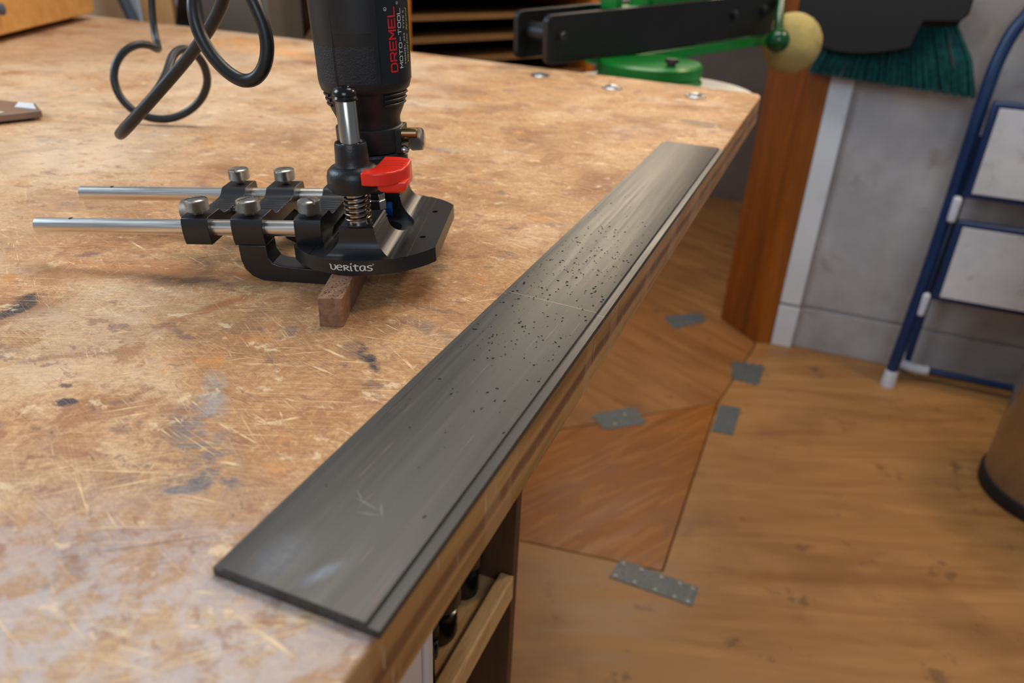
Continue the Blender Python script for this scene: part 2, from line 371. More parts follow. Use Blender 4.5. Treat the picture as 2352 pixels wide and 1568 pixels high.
# ------------------------------------------------------------------ mesh helpers
class MB:
    def __init__(s): s.v = []; s.f = []; s.mi = []; s.cur = 0
    def add(s, vs, fs):
        o = len(s.v); s.v += [tuple(q) for q in vs]; s.f += [tuple(i+o for i in f) for f in fs]; s.mi += [s.cur]*len(fs); return s
    def box(s, a, b, M=None):
        vs = [Vector((x, y, z)) for z in (a[2], b[2]) for y in (a[1], b[1]) for x in (a[0], b[0])]
        if M: vs = [M @ q for q in vs]
        return s.add(vs, [(0, 2, 3, 1), (4, 5, 7, 6), (0, 1, 5, 4), (2, 6, 7, 3), (0, 4, 6, 2), (1, 3, 7, 5)])
    def prism(s, poly, h0, h1, axis=2):
        # poly in the two other axes (ordered x,y / y,z / x,z); extruded along axis
        def mk(p, h): return {2: (p[0], p[1], h), 0: (h, p[0], p[1]), 1: (p[0], h, p[1])}[axis]
        n = len(poly); vs = [mk(p, h0) for p in poly] + [mk(p, h1) for p in poly]
        fs = [tuple(range(n-1, -1, -1)), tuple(range(n, 2*n))] + [(i, (i+1) % n, n+(i+1) % n, n+i) for i in range(n)]
        if axis == 1: fs = [tuple(reversed(f)) for f in fs]
        return s.add(vs, fs)
    def lathe(s, prof, c=(0, 0, 0), seg=48, axis='Z', a0=0, a1=2*PI):
        n = len(prof); full = abs(a1-a0-2*PI) < 1e-6; k = seg if full else seg+1
        vs = []
        for i in range(k):
            a = a0+(a1-a0)*i/seg
            for r, z in prof:
                q = (r*math.cos(a), r*math.sin(a), z)
                if axis == 'X': q = (q[2], q[0], q[1])
                elif axis == 'Y': q = (q[1], q[2], q[0])
                vs.append((q[0]+c[0], q[1]+c[1], q[2]+c[2]))
        fs = []
        for i in range(seg):
            j = (i+1) % k
            for t in range(n-1):
                fs.append((i*n+t, j*n+t, j*n+t+1, i*n+t+1))
        if full:
            if prof[0][0] > 1e-7: fs.append(tuple(i*n for i in range(k-1, -1, -1)))
            if prof[-1][0] > 1e-7: fs.append(tuple(i*n+n-1 for i in range(k)))
        return s.add(vs, fs)
    def tube(s, path, r, seg=14, cap=True):
        P = [Vector(q) for q in path]; n = len(P); vs = []; up = None
        for i in range(n):
            t = (P[min(i+1, n-1)]-P[max(i-1, 0)]).normalized()
            if up is None:
                up = Vector((0, 0, 1)) if abs(t.z) < .9 else Vector((1, 0, 0))
            up = (up - t*up.dot(t)).normalized(); b = t.cross(up)
            rr = r[i] if isinstance(r, (list, tuple)) else r
            for j in range(seg):
                a = 2*PI*j/seg; vs.append(P[i]+(up*math.cos(a)+b*math.sin(a))*rr)
        fs = [(i*seg+j, i*seg+(j+1) % seg, (i+1)*seg+(j+1) % seg, (i+1)*seg+j) for i in range(n-1) for j in range(seg)]
        if cap: fs += [tuple(range(seg-1, -1, -1)), tuple((n-1)*seg+j for j in range(seg))]
        return s.add(vs, fs)
    def sphere(s, c, r, seg=24, rings=14, sz=1):
        prof = [(r*math.sin(PI*i/rings) if 0 < i < rings else 0.0, -r*sz*math.cos(PI*i/rings)) for i in range(rings+1)]
        return s.lathe(prof, c, seg)
    def mesh(s, name, scale=1.0):
        me = bpy.data.meshes.new(name); me.from_pydata([(x*scale, y*scale, z*scale) for x, y, z in s.v], [], s.f)
        for p, q in zip(me.polygons, s.mi): p.material_index = q
        bm = bmesh.new(); bm.from_mesh(me); bmesh.ops.remove_doubles(bm, verts=bm.verts, dist=1e-7*max(1, scale*1))
        bmesh.ops.recalc_face_normals(bm, faces=bm.faces); bm.to_mesh(me); bm.free()
        return me
    def build(s, name, mat, parent=None, scale=1.0, smooth=True, bevel=0, loc=None, rot=None, ang=35, segs=2):
        me = s.mesh(name, scale)
        for mm in (mat if isinstance(mat, (list, tuple)) else [mat]): me.materials.append(MAT[mm])
        if smooth:
            me.shade_smooth(); me.set_sharp_from_angle(angle=math.radians(ang))
        o = bpy.data.objects.new(name, me); COL.objects.link(o)
        if parent: o.parent = parent
        if loc: o.location = loc
        if rot: o.rotation_euler = rot
        if bevel:
            b = o.modifiers.new('bevel', 'BEVEL'); b.width = bevel; b.segments = segs; b.limit_method = 'ANGLE'; b.angle_limit = math.radians(40)
        return o
def empty(name, loc=(0, 0, 0), M=None):
    o = bpy.data.objects.new(name, None); COL.objects.link(o); o.empty_display_size = .02
    if M is not None: o.matrix_world = M
    else: o.location = loc
    return o
def tag(o, label, cat, group=None):
    o['label'] = label; o['category'] = cat
    if group: o['group'] = group
    return o
def struct(o): o['kind'] = 'structure'; return o
def arc(cx, cy, r, a0, a1, n):
    return [(cx+r*math.cos(math.radians(a0+(a1-a0)*i/n)), cy+r*math.sin(math.radians(a0+(a1-a0)*i/n))) for i in range(n+1)]
def smooth_path(pts, k=8):
    P = [Vector(q) for q in pts]; out = []
    for i in range(len(P)-1):
        a, b, c, d = P[max(i-1, 0)], P[i], P[i+1], P[min(i+2, len(P)-1)]
        for j in range(k):
            t = j/k
            out.append(.5*((2*b)+(c-a)*t+(2*a-5*b+4*c-d)*t*t+(3*b-a-3*c+d)*t**3))
    out.append(P[-1]); return out
def bake(o, cutters, op='DIFFERENCE'):
    for c, opx in cutters:
        md = o.modifiers.new('bool', 'BOOLEAN'); md.object = c; md.operation = opx; md.solver = 'EXACT'
    dg = bpy.context.evaluated_depsgraph_get(); dg.update()
    me = bpy.data.meshes.new_from_object(o.evaluated_get(dg)); o.modifiers.clear(); old = o.data; o.data = me
    for c, _ in cutters: bpy.data.objects.remove(c)
    me.shade_smooth(); me.set_sharp_from_angle(angle=math.radians(28)); return o

# ================================================================== SETTING
FZ = -.88
fl = struct(empty('floor', (0, 0, FZ)))
def panel(poly, mat):
    MB().prism([(x, y) for x, y in poly], -.018, 0).build('floor_panel', mat, fl, bevel=.0012)
panel([(-2.6, -2.2), (3.0, -2.2), (3.0, 2.6), (.1, 2.6), (.1, 2.03), (.0505, 1.66), (.0505, .9955), (-.245, .9545), (-.625, .905), (-.625, 1.02), (-2.6, 1.0)], 'ply_main')
panel([(-2.6, 1.02), (-.290, 1.362), (.0480, 1.662), (.097, 2.03), (.097, 3.6), (-2.6, 3.6)], 'ply_back')
panel([(-.287, 1.360), (.0480, 1.659), (.0480, .998), (-.245, .957), (-.62, .908), (-.62, 1.03)], 'ply_orange')
struct(MB().box((-2.6, -2.2, -.06), (3.0, 3.6, -.019)).build('floor_base', 'black_void', None, loc=(0, 0, FZ)))

wl = struct(MB().box((.10, 2.10, FZ), (3.0, 2.2, 1.5)).build('wall_back', 'wall_paint'))
MB().box((.20, 2.093, -.742), (3.0, 2.10, 1.5)).build('wall_board', 'wall_paint', wl, bevel=.002)
MB().box((.20, 2.093, FZ), (3.0, 2.10, -.752)).build('wall_board', 'wall_paint', wl, bevel=.002)
t1 = struct(empty('trim_1', (.17, 2.09, FZ)))
MB().box((-.028, -.015, .139), (.030, .0, 2.3)).build('trim_board', 'trim_paint', t1, bevel=.002)
MB().box((-.028, -.015, 0), (.030, .0, .131)).build('trim_board', 'trim_paint', t1, bevel=.002)
struct(MB().prism([(-.026, 2.186), (.094, 2.062), (.142, 2.078), (.142, 2.2), (-.02, 2.2)], FZ, 1.5).build('trim_2', 'post_wood', bevel=.003))
struct(MB().box((-2.6, 3.5, FZ), (.12, 3.6, 1.5)).build('wall_far', 'far_wall'))
struct(MB().box((-2.7, -2.2, FZ), (-2.6, -.6, 1.5)).build('wall_left', 'cream_wall'))

# ================================================================== WORKBENCH
wb = tag(empty('workbench', (-.3, .3, FZ)), 'worn scratched tan workbench with thick top and cabinet base', 'workbench')
ORG = (.3, -.3, -FZ)   # children keep world coordinates
top = [(.0630, -.62), (.0612, 1.045), (.0560, 1.066), (.0480, 1.0685), (-.55, 1.112), (-1.25, 1.138), (-1.7, 1.15), (-1.7, -.62)]
bt = MB().prism(top, -.037, 0).build('bench_top', ['bench', 'bench_edge'], wb, bevel=.0014, loc=ORG)
for f in bt.data.polygons:
    if f.normal.z < .5: f.material_index = 1
# cabinet under the top
MB().box((-.50, .346, FZ), (-.020, .358, -.0375)).build('end_panel', 'dark_wood', wb, loc=ORG)
MB().box((-.50, -.60, FZ), (-.024, .172, -.0375)).build('cabinet_body', 'dark_wood', wb, loc=ORG)
MB().box((-.0238, -.58, FZ+.1), (-.018, .173, -.06)).build('cabinet_door', 'white_panel', wb, bevel=.002, loc=ORG)
MB().box((-.0238, .1735, FZ+.1), (-.015, .183, -.06)).build('door_edge', 'white_panel', wb, bevel=.002, loc=ORG)
MB().box((-.50, .172, FZ), (-.30, .346, -.0375)).build('back_panel', 'dark_wood', wb, loc=ORG)
MB().box((-.30, .184, -.347), (-.0325, .3455, -.337)).build('shelf', 'tray_wood', wb, loc=ORG)
MB().box((-.0323, .184, -.352), (-.018, .3455, -.324)).build('shelf_lip', 'tray_wood', wb, bevel=.002, loc=ORG)
MB().box((-.30, .184, -.60), (-.04, .3455, -.585)).build('shelf', 'tray_wood', wb, loc=ORG)
for yy in (1.02,):
    MB().box((-.62, .95, FZ), (-.54, 1.03, -.0375)).build('leg', 'dark_wood', wb, loc=ORG)
    MB().box((-1.66, .95, FZ), (-1.58, 1.03, -.0375)).build('leg', 'dark_wood', wb, loc=ORG)
    MB().box((-1.66, -.58, FZ), (-1.58, -.50, -.0375)).build('leg', 'dark_wood', wb, loc=ORG)
# jars and knobs standing on the shelf of the cabinet
def jar(x, y, r, h, kind, label):
    e = tag(empty('small_jar', (x, y, -.337)), label, 'jar')
    if kind == 0:
        MB().lathe([(r*.8, 0), (r*.86, .004), (r*.86, h*.45), (r*.5, h*.5), (r*.5, h*.55)]).build('jar_body', 'cap_black', e)
        MB().lathe([(r*.7, h*.5), (r, h*.58), (r*1.02, h*.72), (r*.9, h*.88), (r*.55, h*.98), (0, h)]).build('jar_cap', 'cap_black', e)
    else:
        MB().lathe([(r*.9, 0), (r, .004), (r, h*.6), (r*.7, h*.7)]).build('jar_body', 'cap_black', e)
        MB().lathe([(r*.72, h*.68), (r*.78, h*.75), (r*.74, h*.92), (r*.5, h), (0, h)]).build('jar_cap', 'cap_glass', e)
    return e
jar(-.058, .322, .016, .062, 0, 'small round black knob-topped jar on cabinet shelf beside dark end panel')
jar(-.058, .270, .020, .068, 0, 'large glossy black knob-topped jar in the middle of cabinet shelf')
jar(-.054, .215, .020, .060, 1, 'black jar with clear grey lid on cabinet shelf')
jar(-.052, .196+.05, .008, .040, 0, 'tiny black knob-topped jar between two larger jars on cabinet shelf')
# round bolt heads in the bench top
for x, y, z, lb in ((-.265, 1.013, 0, 'domed zinc bolt head in bench top under the black vise arm'), (-.141, .978, 0, 'domed zinc bolt head in bench top, middle one of three'), (-.022, .987, 0, 'domed zinc bolt head in bench top nearest the bench corner')):
    b = tag(empty('carriage_bolt', (x, y, z)), lb, 'bolt', 'bolt heads along the bench end')
    MB().lathe([(.0150, 0), (.0150, .0012), (.0142, .0018), (.009, .0018)], seg=32).build('washer', 'zinc', b)
    MB().lathe([(.0092, .0016), (.0088, .0034), (.006, .0050), (.003, .0056), (0, .0058)], seg=24).build('bolt_head', 'zinc', b)

# ================================================================== FRETBOARD BLANK
fb = tag(empty('fingerboard_blank', (.032, .34, 0)), 'long dark ebony board with stepped edges along the bench edge', 'board')
L = .678; SUB = (-.032, -.34, 0)
MB().prism([(.0, .0001), (.064, .0001), (.064, .0036), (.0594, .0036), (.0592, .0050), (.0588, .0052), (.0040, .0052), (.0038, .0050), (.0038, .0036), (.0, .0036)], 0, L, 1).build('board_body', 'ebony', fb, bevel=.00025, loc=SUB)
dm = MB(); rnd = random.Random(3)
for i in range(420):
    x = rnd.uniform(.005, .058); y = min(.66, max(.05, rnd.gauss(.27, .085))); s_ = rnd.choice([.00018, .00025, .00035, .0005]); a = rnd.uniform(0, PI)
    M_ = Matrix.Translation((x, y, .00525)) @ Matrix.Rotation(a, 4, 'Z')
    dm.box((-s_, -s_*.5, 0), (s_*rnd.uniform(1, 2), s_*.5, s_*.5), M_)
d = dm.build('wood_specks', 'specks', fb, loc=SUB); d['kind'] = 'stuff'

# ================================================================== WOOD BLOCK
u = Vector((11.6, 5.6)); bd = Vector((-.363, .932))*85
FL_ = Vector((-74.2, 166.4)); pts = [FL_, FL_+u, FL_+u+bd, FL_+bd]
ctr = sum(pts, Vector((0, 0)))/4
bk = tag(empty('wood_block', (ctr.x/1000, ctr.y/1000, 0)), 'short square brown walnut stick under the router base', 'wood stick')
MB().prism([((q.x-ctr.x)/1000, (q.y-ctr.y)/1000) for q in pts], .0, .017).build('stick', 'walnut', bk, bevel=.0003)
dm = MB(); rnd = random.Random(5)
for i in range(90):
    q = FL_ + u*rnd.uniform(.1, .95) + bd*(rnd.random()**1.2*.4)
    s_ = rnd.choice([.00015, .0002, .0003])
    dm.box((-s_, -s_*.5, 0), (s_*1.5, s_*.5, s_*.5), Matrix.Translation(((q.x-ctr.x)/1000, (q.y-ctr.y)/1000, .01705)) @ Matrix.Rotation(rnd.uniform(0, PI), 4, 'Z'))
d = dm.build('wood_specks', 'specks', bk); d['kind'] = 'stuff'

# ================================================================== ROUTER BASE (local millimetres)
TH, TA = math.radians(18.6), math.radians(3.0)
X_ = Vector((math.cos(TH)*math.cos(TA), math.sin(TH)*math.cos(TA), math.sin(TA)))
Y_ = Vector((-math.sin(TH), math.cos(TH), 0)); Z_ = X_.cross(Y_)
TM = Matrix.Identity(4)
for i in range(3): TM[i][0], TM[i][1], TM[i][2] = X_[i], Y_[i], Z_[i]
TM.translation = Vector((-.08744, .24660, .01788))
S = .001
rb = tag(empty('router_base', M=TM), 'black metal plunge router base with steel rods, knurled screws and red lever', 'router base')

# --- base plate
a0 = math.degrees(math.asin(25.9/49.5))
outl = arc(0, 0, 49.5, 180+31.0, 360-31.0, 40) + arc(0, 28, 49.5, 31.0, 149.0, 40)
prof = [(42.6, -.5), (42.6, 8.8), (28.9, 8.8), (28.6, 8.4), (28.3, 8.8), (24.0, 8.8)] + arc(22.3, 20.2, 11.7, 278, 180, 12)[1:] + [(10.1, 20.2), (10.1, 21.6), (10.7, 21.8), (10.7, 22.2), (10.0, 22.4), (10.0, 24.2), (9.2, 25.0)]
prof = prof + [(-x, z) for x, z in reversed(prof)]
front = [(-60, -.5), (-60, 8.8), (-47.5, 8.8)] + arc(-46.5, 17.3, 8.5, 270, 360, 10) + [(-38, 24.0), (-36.8, 25.0)]
yz = front + [(28-y, z) for y, z in reversed(front)]
A = MB().prism(outl, 0, 26).build('base_plate', 'black_anodised', None, S)
B = MB().prism(prof, -70, 100, 1).build('cut_a', 'black_anodised', None, S)
Cc = MB().prism(yz, -60, 60, 0).build('cut_b', 'black_anodised', None, S)
bore = MB().lathe([(22.3, 6.2), (22.3, 40)], (0, 14, 0), 72).build('cut_c', 'black_anodised', None, S)
hole = MB().lathe([(14.5, -3), (14.5, 12)], (0, 14, 0), 64).build('cut_d', 'black_anodised', None, S)
cl = [(B, 'INTERSECT'), (Cc, 'INTERSECT'), (bore, 'DIFFERENCE'), (hole, 'DIFFERENCE')]
for hx, hy in ((32, -9), (32, 39)):
    cl.append((MB().lathe([(1.9, 2), (1.9, 12)], (hx, hy, 0), 20).build('cut_e', 'black_void', None, S), 'DIFFERENCE'))
bake(A, cl)
A.parent = rb
bv = A.modifiers.new('bevel', 'BEVEL'); bv.width = .0005; bv.segments = 2; bv.limit_method = 'ANGLE'; bv.angle_limit = math.radians(50)

# --- steel rods
for y, x0 in ((-18.5, -204), (47, -214)):
    MB().lathe([(0, x0), (3.6, x0), (4.75, x0+.8), (4.75, -26), (4.2, -25.4), (0, -25.4)], (0, y, 16.5), 32, 'X').build('guide_rod', 'steel_rod', rb, S)
    MB().lathe([(0, 4.6), (1.3, 4.6), (1.3, 4.82), (0, 4.82)], (x0+23, y, 16.5), 16).build('rod_hole', 'black_void', rb, S)
# --- clamp bars with thumb screws
def bar_prof():
    h = [(-19.5, 8.0), (-25.2, 8.0), (-26.3, 12), (-26.8, 16.5), (-26.6, 21.5), (-25.6, 24.2), (-23.5, 25.0), (-8.5, 25.0)]
    h += [(-7, 24.6), (-5.2, 23.2), (-3.6, 21.6), (-1.6, 20.7), (1, 20.4)]
    hb = [(-9, 8.0), (-2, 12.5)]
    mid = []
    for g in (7, 10.5, 14, 17.5, 21): mid += [(g-.55, 20.4), (g-.3, 19.7), (g+.3, 19.7), (g+.55, 20.4)]
    t = h + mid + [(28-y, z) for y, z in reversed(h)]
    return t + [(28-y, z) for y, z in hb] + list(reversed(hb))
knob_prof = [(0, -3.4), (2.6, -3.4), (2.6, 0.0), (6.3, 0.0), (6.75, .4), (6.75, 6.2), (6.4, 6.7)]
kn = MB(); kn.lathe(knob_prof, seg=48); kn.cur = 1
kn.lathe([(6.4, 6.7), (5.9, 7.0), (4, 7.4), (0, 7.6)], seg=48); kn.cur = 0
def knob_mesh():
    o = kn.build('thumb_screw', ['knurl', 'screw_steel'], None, S)
    c = MB().box((-8, -.7, 5.6), (8, .7, 12)).build('cut', 'black_void', None, S)
    bake(o, [(c, 'DIFFERENCE')]); me = o.data; bpy.data.objects.remove(o); return me
KM = knob_mesh()
bars = [(-108.5, -92.2, -100.4, (28, 95)), (-78.4, -59.4, -69.2, (55, 62)), (-40.4, -24.2, -32.2, (135, 62))]
for bi, (x0, x1, kx, angs) in enumerate(bars):
    b = MB().prism(bar_prof(), x0, x1, 0).build('clamp_bar', 'black_anodised', rb, S, bevel=.0005)
    for y, an in ((-18.5, angs[0]), (47, angs[1])):
        k = bpy.data.objects.new('thumb_screw', KM); COL.objects.link(k); k.parent = b
        k.location = (kx*S, y*S, 27.4*S); k.rotation_euler = (0, 0, math.radians(an))
        k['label'] = 'knurled steel thumb screw with slotted top'
# --- micro adjust screw
k = MB(); k.lathe([(0, -126.5), (6.2, -126.5), (6.75, -126), (6.75, -118.5), (6.2, -118), (0, -118)], (0, 0, 0), 48, 'Z')
ko = k.build('adjuster_knob', 'knurl', rb, S, loc=(0, 14*S, 16.5*S), rot=(0, PI/2, 0))
MB().lathe([(0, -118), (2.5, -118), (2.5, -92), (3.4, -91), (3.4, -87), (2.4, -82), (2.4, -78), (0, -78)], (0, 14, 16.5), 24, 'X').build('adjuster_screw', 'bright_steel', rb, S)
# --- fence with two legs
leg = [(-76.4, 8.2), (-76.2, -1.5), (-74.6, -7), (-71, -11.4), (-66, -13.9), (-60, -14.7), (-40, -15.6), (-22, -16.3), (-22, -7), (-40, -6.0), (-53, -4.6), (-57, -3), (-59.2, 1), (-59.4, 8.2)]
fe = MB(); fe.prism(leg, -26, -10, 1); fe.prism(leg, 38, 54, 1)
fo = fe.build('fence', 'black_anodised', rb, S, bevel=.0006)
MB().box((-33, -10.2, -15.9), (-23, 38.2, -3)).build('fence_face', 'black_anodised', fo, S, bevel=.0005)
# --- posts, springs, caps
for py in (-31, 59):
    MB().lathe([(5.5, 24.6), (5.5, 93.5), (5.2, 94)], (0, py, 0), 36).build('plunge_post', 'post_steel', rb, S)
    MB().lathe([(5.6, 93), (6.5, 93.4), (6.7, 94.4), (6.3, 95.2), (6.1, 95.6), (6.5, 96), (6.4, 97.6), (5.2, 99.4), (3.2, 100.3), (2.6, 100.0), (2.2, 99.2), (0, 99)], (0, py, 0), 36).build('post_cap', 'cap_black', rb, S)
    MB().lathe([(5.6, 25), (8.2, 25), (8.2, 25.7), (5.6, 25.7)], (0, py, 0), 36).build('spring_seat', 'black_anodised', rb, S)
    pth = [(7.0*math.cos(t), py+7.0*math.sin(t), 26.4+18.2*t/(2*PI*6.2)) for t in [2*PI*6.2*i/190 for i in range(191)]]
    MB().tube(pth, .62, 8).build('spring', 'spring_steel', rb, S)
# --- carriage casting
def sleeve(py):
    return [(7.6, 44.9), (12.6, 44.4), (14.3, 45.2), (14.9, 47.5), (14.9, 53), (14.2, 56), (12.2, 58), (10, 58.8), (9.4, 60.2), (9.1, 64), (8.8, 70.4), (8.3, 71.3), (7.0, 71.4), (6.7, 70.6), (6.0, 69.8)]
ca = MB(); ca.lathe(sleeve(0), (0, -31, 0), 48); ca.lathe(sleeve(0), (0, 59, 0), 48)
ca.lathe([(17.2, 43.5), (20.6, 43.5), (21.4, 44.5), (21.4, 55), (20.4, 56.5), (17.2, 56.5)], (0, 14, 0), 56)
ca.lathe([(17.2, 43.5), (17.2, 56.5)], (0, 14, 0), 56)
for s0, s1 in ((-31, -5), (33, 59)):
    ca.box((-12, s0+6, 45), (12, s1, 55)) if s0 < 0 else ca.box((-12, s0, 45), (12, s1-6, 55))
cab = ca.build('carriage', 'black_cast', rb, S)
# clamp collar round the tool nose with its knob
cc = MB(); cc.lathe([(18.4, 56.6), (19.6, 56.6), (20.0, 57.2), (20.0, 70.4), (19.4, 71.2), (18.4, 71.2)], (0, 14, 0), 56)
cc.box((13, 4, 55.8), (20.6, 24, 70.4))
cco = cc.build('clamp_collar', 'black_plastic', rb, S, bevel=.0006)
MB().lathe([(0, 0), (3.4, 0), (3.4, 9), (2.6, 9.6), (0, 9.6)], (20.4, 8.5, 66.8), 24, 'X').build('clamp_lug', 'gold_lug', cco, S)
ck = MB(); ck.lathe([(0, 0), (2.0, 0), (2.0, 4.0), (5.9, 4.2), (6.6, 5), (6.6, 10.6), (6.2, 11.6)], seg=44); ck.cur = 1
ck.lathe([(6.2, 11.6), (5, 12.4), (0, 12.8)], seg=44)
ck.build('clamp_knob', ['knurl', 'screw_steel'], cco, S, loc=(20.4*S, 12*S, 62.2*S), rot=(0, math.radians(86), 0))
MB().sphere((21.6, 6, 57.6), 2.9, 20, 12).build('lug_screw', 'bright_steel', cco, S)
# --- red lever
lev = MB()
plan = [(8, -47.0), (14, -48.2), (21, -47.2), (26, -44), (29.5, -38.5), (31.3, -31), (31.4, -23.5), (30, -20.6), (24, -18), (15.2, -17.2), (14.6, -24), (13.8, -31), (12.4, -36.5), (8, -40.5)]
rise = lambda x, y: 58.4 + max(0, (y+40))*.07
n_ = len(plan)
vs = [(x, y, 51.2 + max(0, x-14)*.0) for x, y in plan] + [(x, y, rise(x, y)) for x, y in plan]
lev.add(vs, [tuple(range(n_-1, -1, -1)), tuple(range(n_, 2*n_))] + [(i, (i+1) % n_, n_+(i+1) % n_, n_+i) for i in range(n_)])
lv = lev.build('lock_lever', 'red_plastic', rb, S, bevel=.0009, segs=3)
hub = MB().prism([(15.5, 48), (17, 46.4), (29.5, 46.4), (31.2, 48), (31.4, 52), (15, 52)], -42, -22, 1).build('lever_hub', 'red_plastic', lv, S, bevel=.0008)
bake(hub, [(MB().lathe([(0, 26), (4.0, 26), (4.0, 40), (0, 40)], (0, -31, 50.6), 28, 'X').build('cut', 'red_plastic', None, S), 'DIFFERENCE')])
hub.parent = lv
MB().box((17.5, -36, 44.0), (27, -26, 46.8)).build('lever_foot', 'red_plastic', lv, S, bevel=.0008)
MB().lathe([(0, 23), (3.0, 23), (3.0, 27), (0, 27)], (0, -31, 50.6), 24, 'X').build('lever_screw', 'dark_steel', lv, S)
for i, yy in enumerate((-32, -28.2, -24.4)):
    MB().tube([(15.6+i*.15, yy, rise(0, yy)+.05), (22, yy-.3, rise(0, yy)+.12), (29.2, yy-1, rise(0, yy)+.05)], .5, 8).build('thumb_rib', 'red_plastic', lv, S)
MB().box((6, -27, 46), (17, -17, 54)).build('lever_mount', 'black_cast', rb, S, bevel=.001)
# --- strip of blue tape on the bore wall
tp = MB(); tn = 8
vs = []
for i in range(tn+1):
    a = math.radians(78+24*i/tn)
    for z in (7.0, 16.0): vs.append((22.0*math.cos(a), 14+22.0*math.sin(a), z))
tp.add(vs, [(2*i, 2*i+2, 2*i+3, 2*i+1) for i in range(tn)])
to = tp.build('tape_strip', 'tape_blue', rb, S); sd = to.modifiers.new('s', 'SOLIDIFY'); sd.thickness = .0002

# --- lettering on the front rim, drawn as pen strokes
def bez(pts, n=10):
    return [tuple(v[:2]) for v in smooth_path([(x, y, 0) for x, y in pts], n)]
G = {
 'v': ([[(.02, .98), (.2, .92), (.22, .6), (.24, .2), (.45, .02), (.7, .12), (.84, .4), (.86, .75), (.7, .98)]], .95),
 'e': ([[(.08, .52), (.6, .58), (.72, .74), (.55, .98), (.25, .9), (.08, .55), (.16, .16), (.45, .02), (.72, .14)]], .86),
 'r': ([[(.14, 1.0), (.16, .5), (.14, .0)], [(.02, .9), (.35, 1.0), (.64, .86), (.58, .62), (.2, .5)], [(.3, .5), (.52, .25), (.8, .0)]], .84),
 'i': ([[(.12, .95), (.14, .4), (.2, .04), (.32, .03)], [(.1, 1.22), (.3, 1.42)]], .42),
 't': ([[(.0, .9), (.3, .98), (.7, .93)], [(.3, 1.25), (.26, .5), (.36, .06), (.62, .06)]], .74),
 'a': ([[(.66, .92), (.35, .98), (.1, .7), (.12, .2), (.35, .02), (.58, .3), (.68, .92), (.66, .3), (.8, .04)]], .88),
 's': ([[(.62, .88), (.4, 1.0), (.12, .84), (.2, .6), (.52, .44), (.58, .16), (.32, .0), (.05, .12)]], .68)}
lt = MB(); x = 0.0; size = 3.2; sizx = 4.75
for ch in 'veritas':
    strokes, wd = G[ch]
    for st in strokes:
        P = bez(st, 8); n_ = len(P); vs = []
        for i in range(n_):
            a, b = P[max(i-1, 0)], P[min(i+1, n_-1)]; dx, dy = b[0]-a[0], b[1]-a[1]; l = math.hypot(dx, dy) or 1
            h = .075*(1.0+.25*abs(dy)/l)
            for sgn in (-1, 1):
                q = ((P[i][0]-dy/l*h*sgn), (P[i][1]+dx/l*h*sgn)); vs.append(q)
        def wrap(q):
            sx = (x+q[0])*sizx-12.4; a = sx/49.5+math.radians(-3.6)
            return (49.62*math.sin(a), -49.62*math.cos(a), 2.9+q[1]*size)
        lt.add([wrap(q) for q in vs], [(2*i, 2*i+1, 2*i+3, 2*i+2) for i in range(n_-1)])
    x += wd
def wrapr(q):
    a = ((x+.1)*sizx-12.4+q[0])/49.5+math.radians(-3.6); return (49.62*math.sin(a), -49.62*math.cos(a), 6.6+q[1])
rg = [(r*math.cos(t), r*math.sin(t)) for t in [2*PI*i/14 for i in range(14)] for r in (.32, .48)]
lt.add([wrapr(q) for q in rg], [(2*i, 2*i+1, (2*i+3) % 28, (2*i+2) % 28) for i in range(14)])
lo = lt.build('lettering', 'print_silver', rb, S, smooth=False)

# ================================================================== ROTARY TOOL
rt = tag(empty('rotary_tool', M=TM @ Matrix.Translation((0, .014, .030))), 'black rotary tool with red lettering standing in the router base', 'rotary tool')
OFF = (0, 0, -.030)
def rpart(mb, name, mat, parent=rt, **kw):
    return mb.build(name, mat, parent, S, loc=OFF if parent is rt else None, **kw)
body = rpart(MB().lathe([(9, 44), (12.5, 45), (16.6, 47.5), (17, 50), (18.2, 70), (18.6, 75.5), (19.6, 78), (21, 81), (22.2, 84), (23.4, 90.5), (24.2, 91.6), (25.4, 92.6), (26.3, 95.5), (26.6, 99), (26.7, 118), (27.2, 121), (27.4, 140), (27.6, 185), (26.8, 200), (24, 215), (19, 224), (9, 228), (0, 228)], seg=80), 'body', 'black_plastic')
# pebbled grip panels
def patch(r0, r1, z0, z1, a0, a1, n=16, zs=6):
    b = MB(); vs = []
    for i in range(n+1):
        a = math.radians(a0+(a1-a0)*i/n)
        for j in range(zs+1):
            z = z0+(z1-z0)*j/zs; r = r0+(r1-r0)*j/zs
            vs.append((r*math.sin(a), -r*math.cos(a), z))
    k = zs+1
    b.add(vs, [(i*k+j, (i+1)*k+j, (i+1)*k+j+1, i*k+j+1) for i in range(n) for j in range(zs)])
    return b
for a0_, a1_ in ((-19, 28), (-66, -22), (120, 175), (185, 240)):
    g = rpart(patch(26.75, 26.82, 98, 117.5, a0_, a1_), 'grip_panel', 'grip', body)
g = rpart(patch(27.5, 27.7, 124, 180, -19, 26), 'grip_panel', 'black_plastic', body)
rpart(MB().tube([(27.0*math.sin(math.radians(-20.5)), -27.0*math.cos(math.radians(-20.5)), z)if z > 119 else (26.5*math.sin(math.radians(-20.5)), -26.5*math.cos(math.radians(-20.5)), z) for z in (94, 110, 117, 121, 140, 180)], .45, 8), 'seam', 'black_plastic', body)
# cooling vents
for a0_, a1_ in ((38, 92), (-100, -48), (140, 220)):
    for z, r in ((90.2, 23.6), (87.4, 22.9), (84.6, 22.3)):
        pth = [((r+.25)*math.sin(math.radians(a0_+(a1_-a0_)*i/14)), -(r+.25)*math.cos(math.radians(a0_+(a1_-a0_)*i/14)), z) for i in range(15)]
        rpart(MB().tube(pth, .75, 10), 'vent_fin', 'black_cast', body)
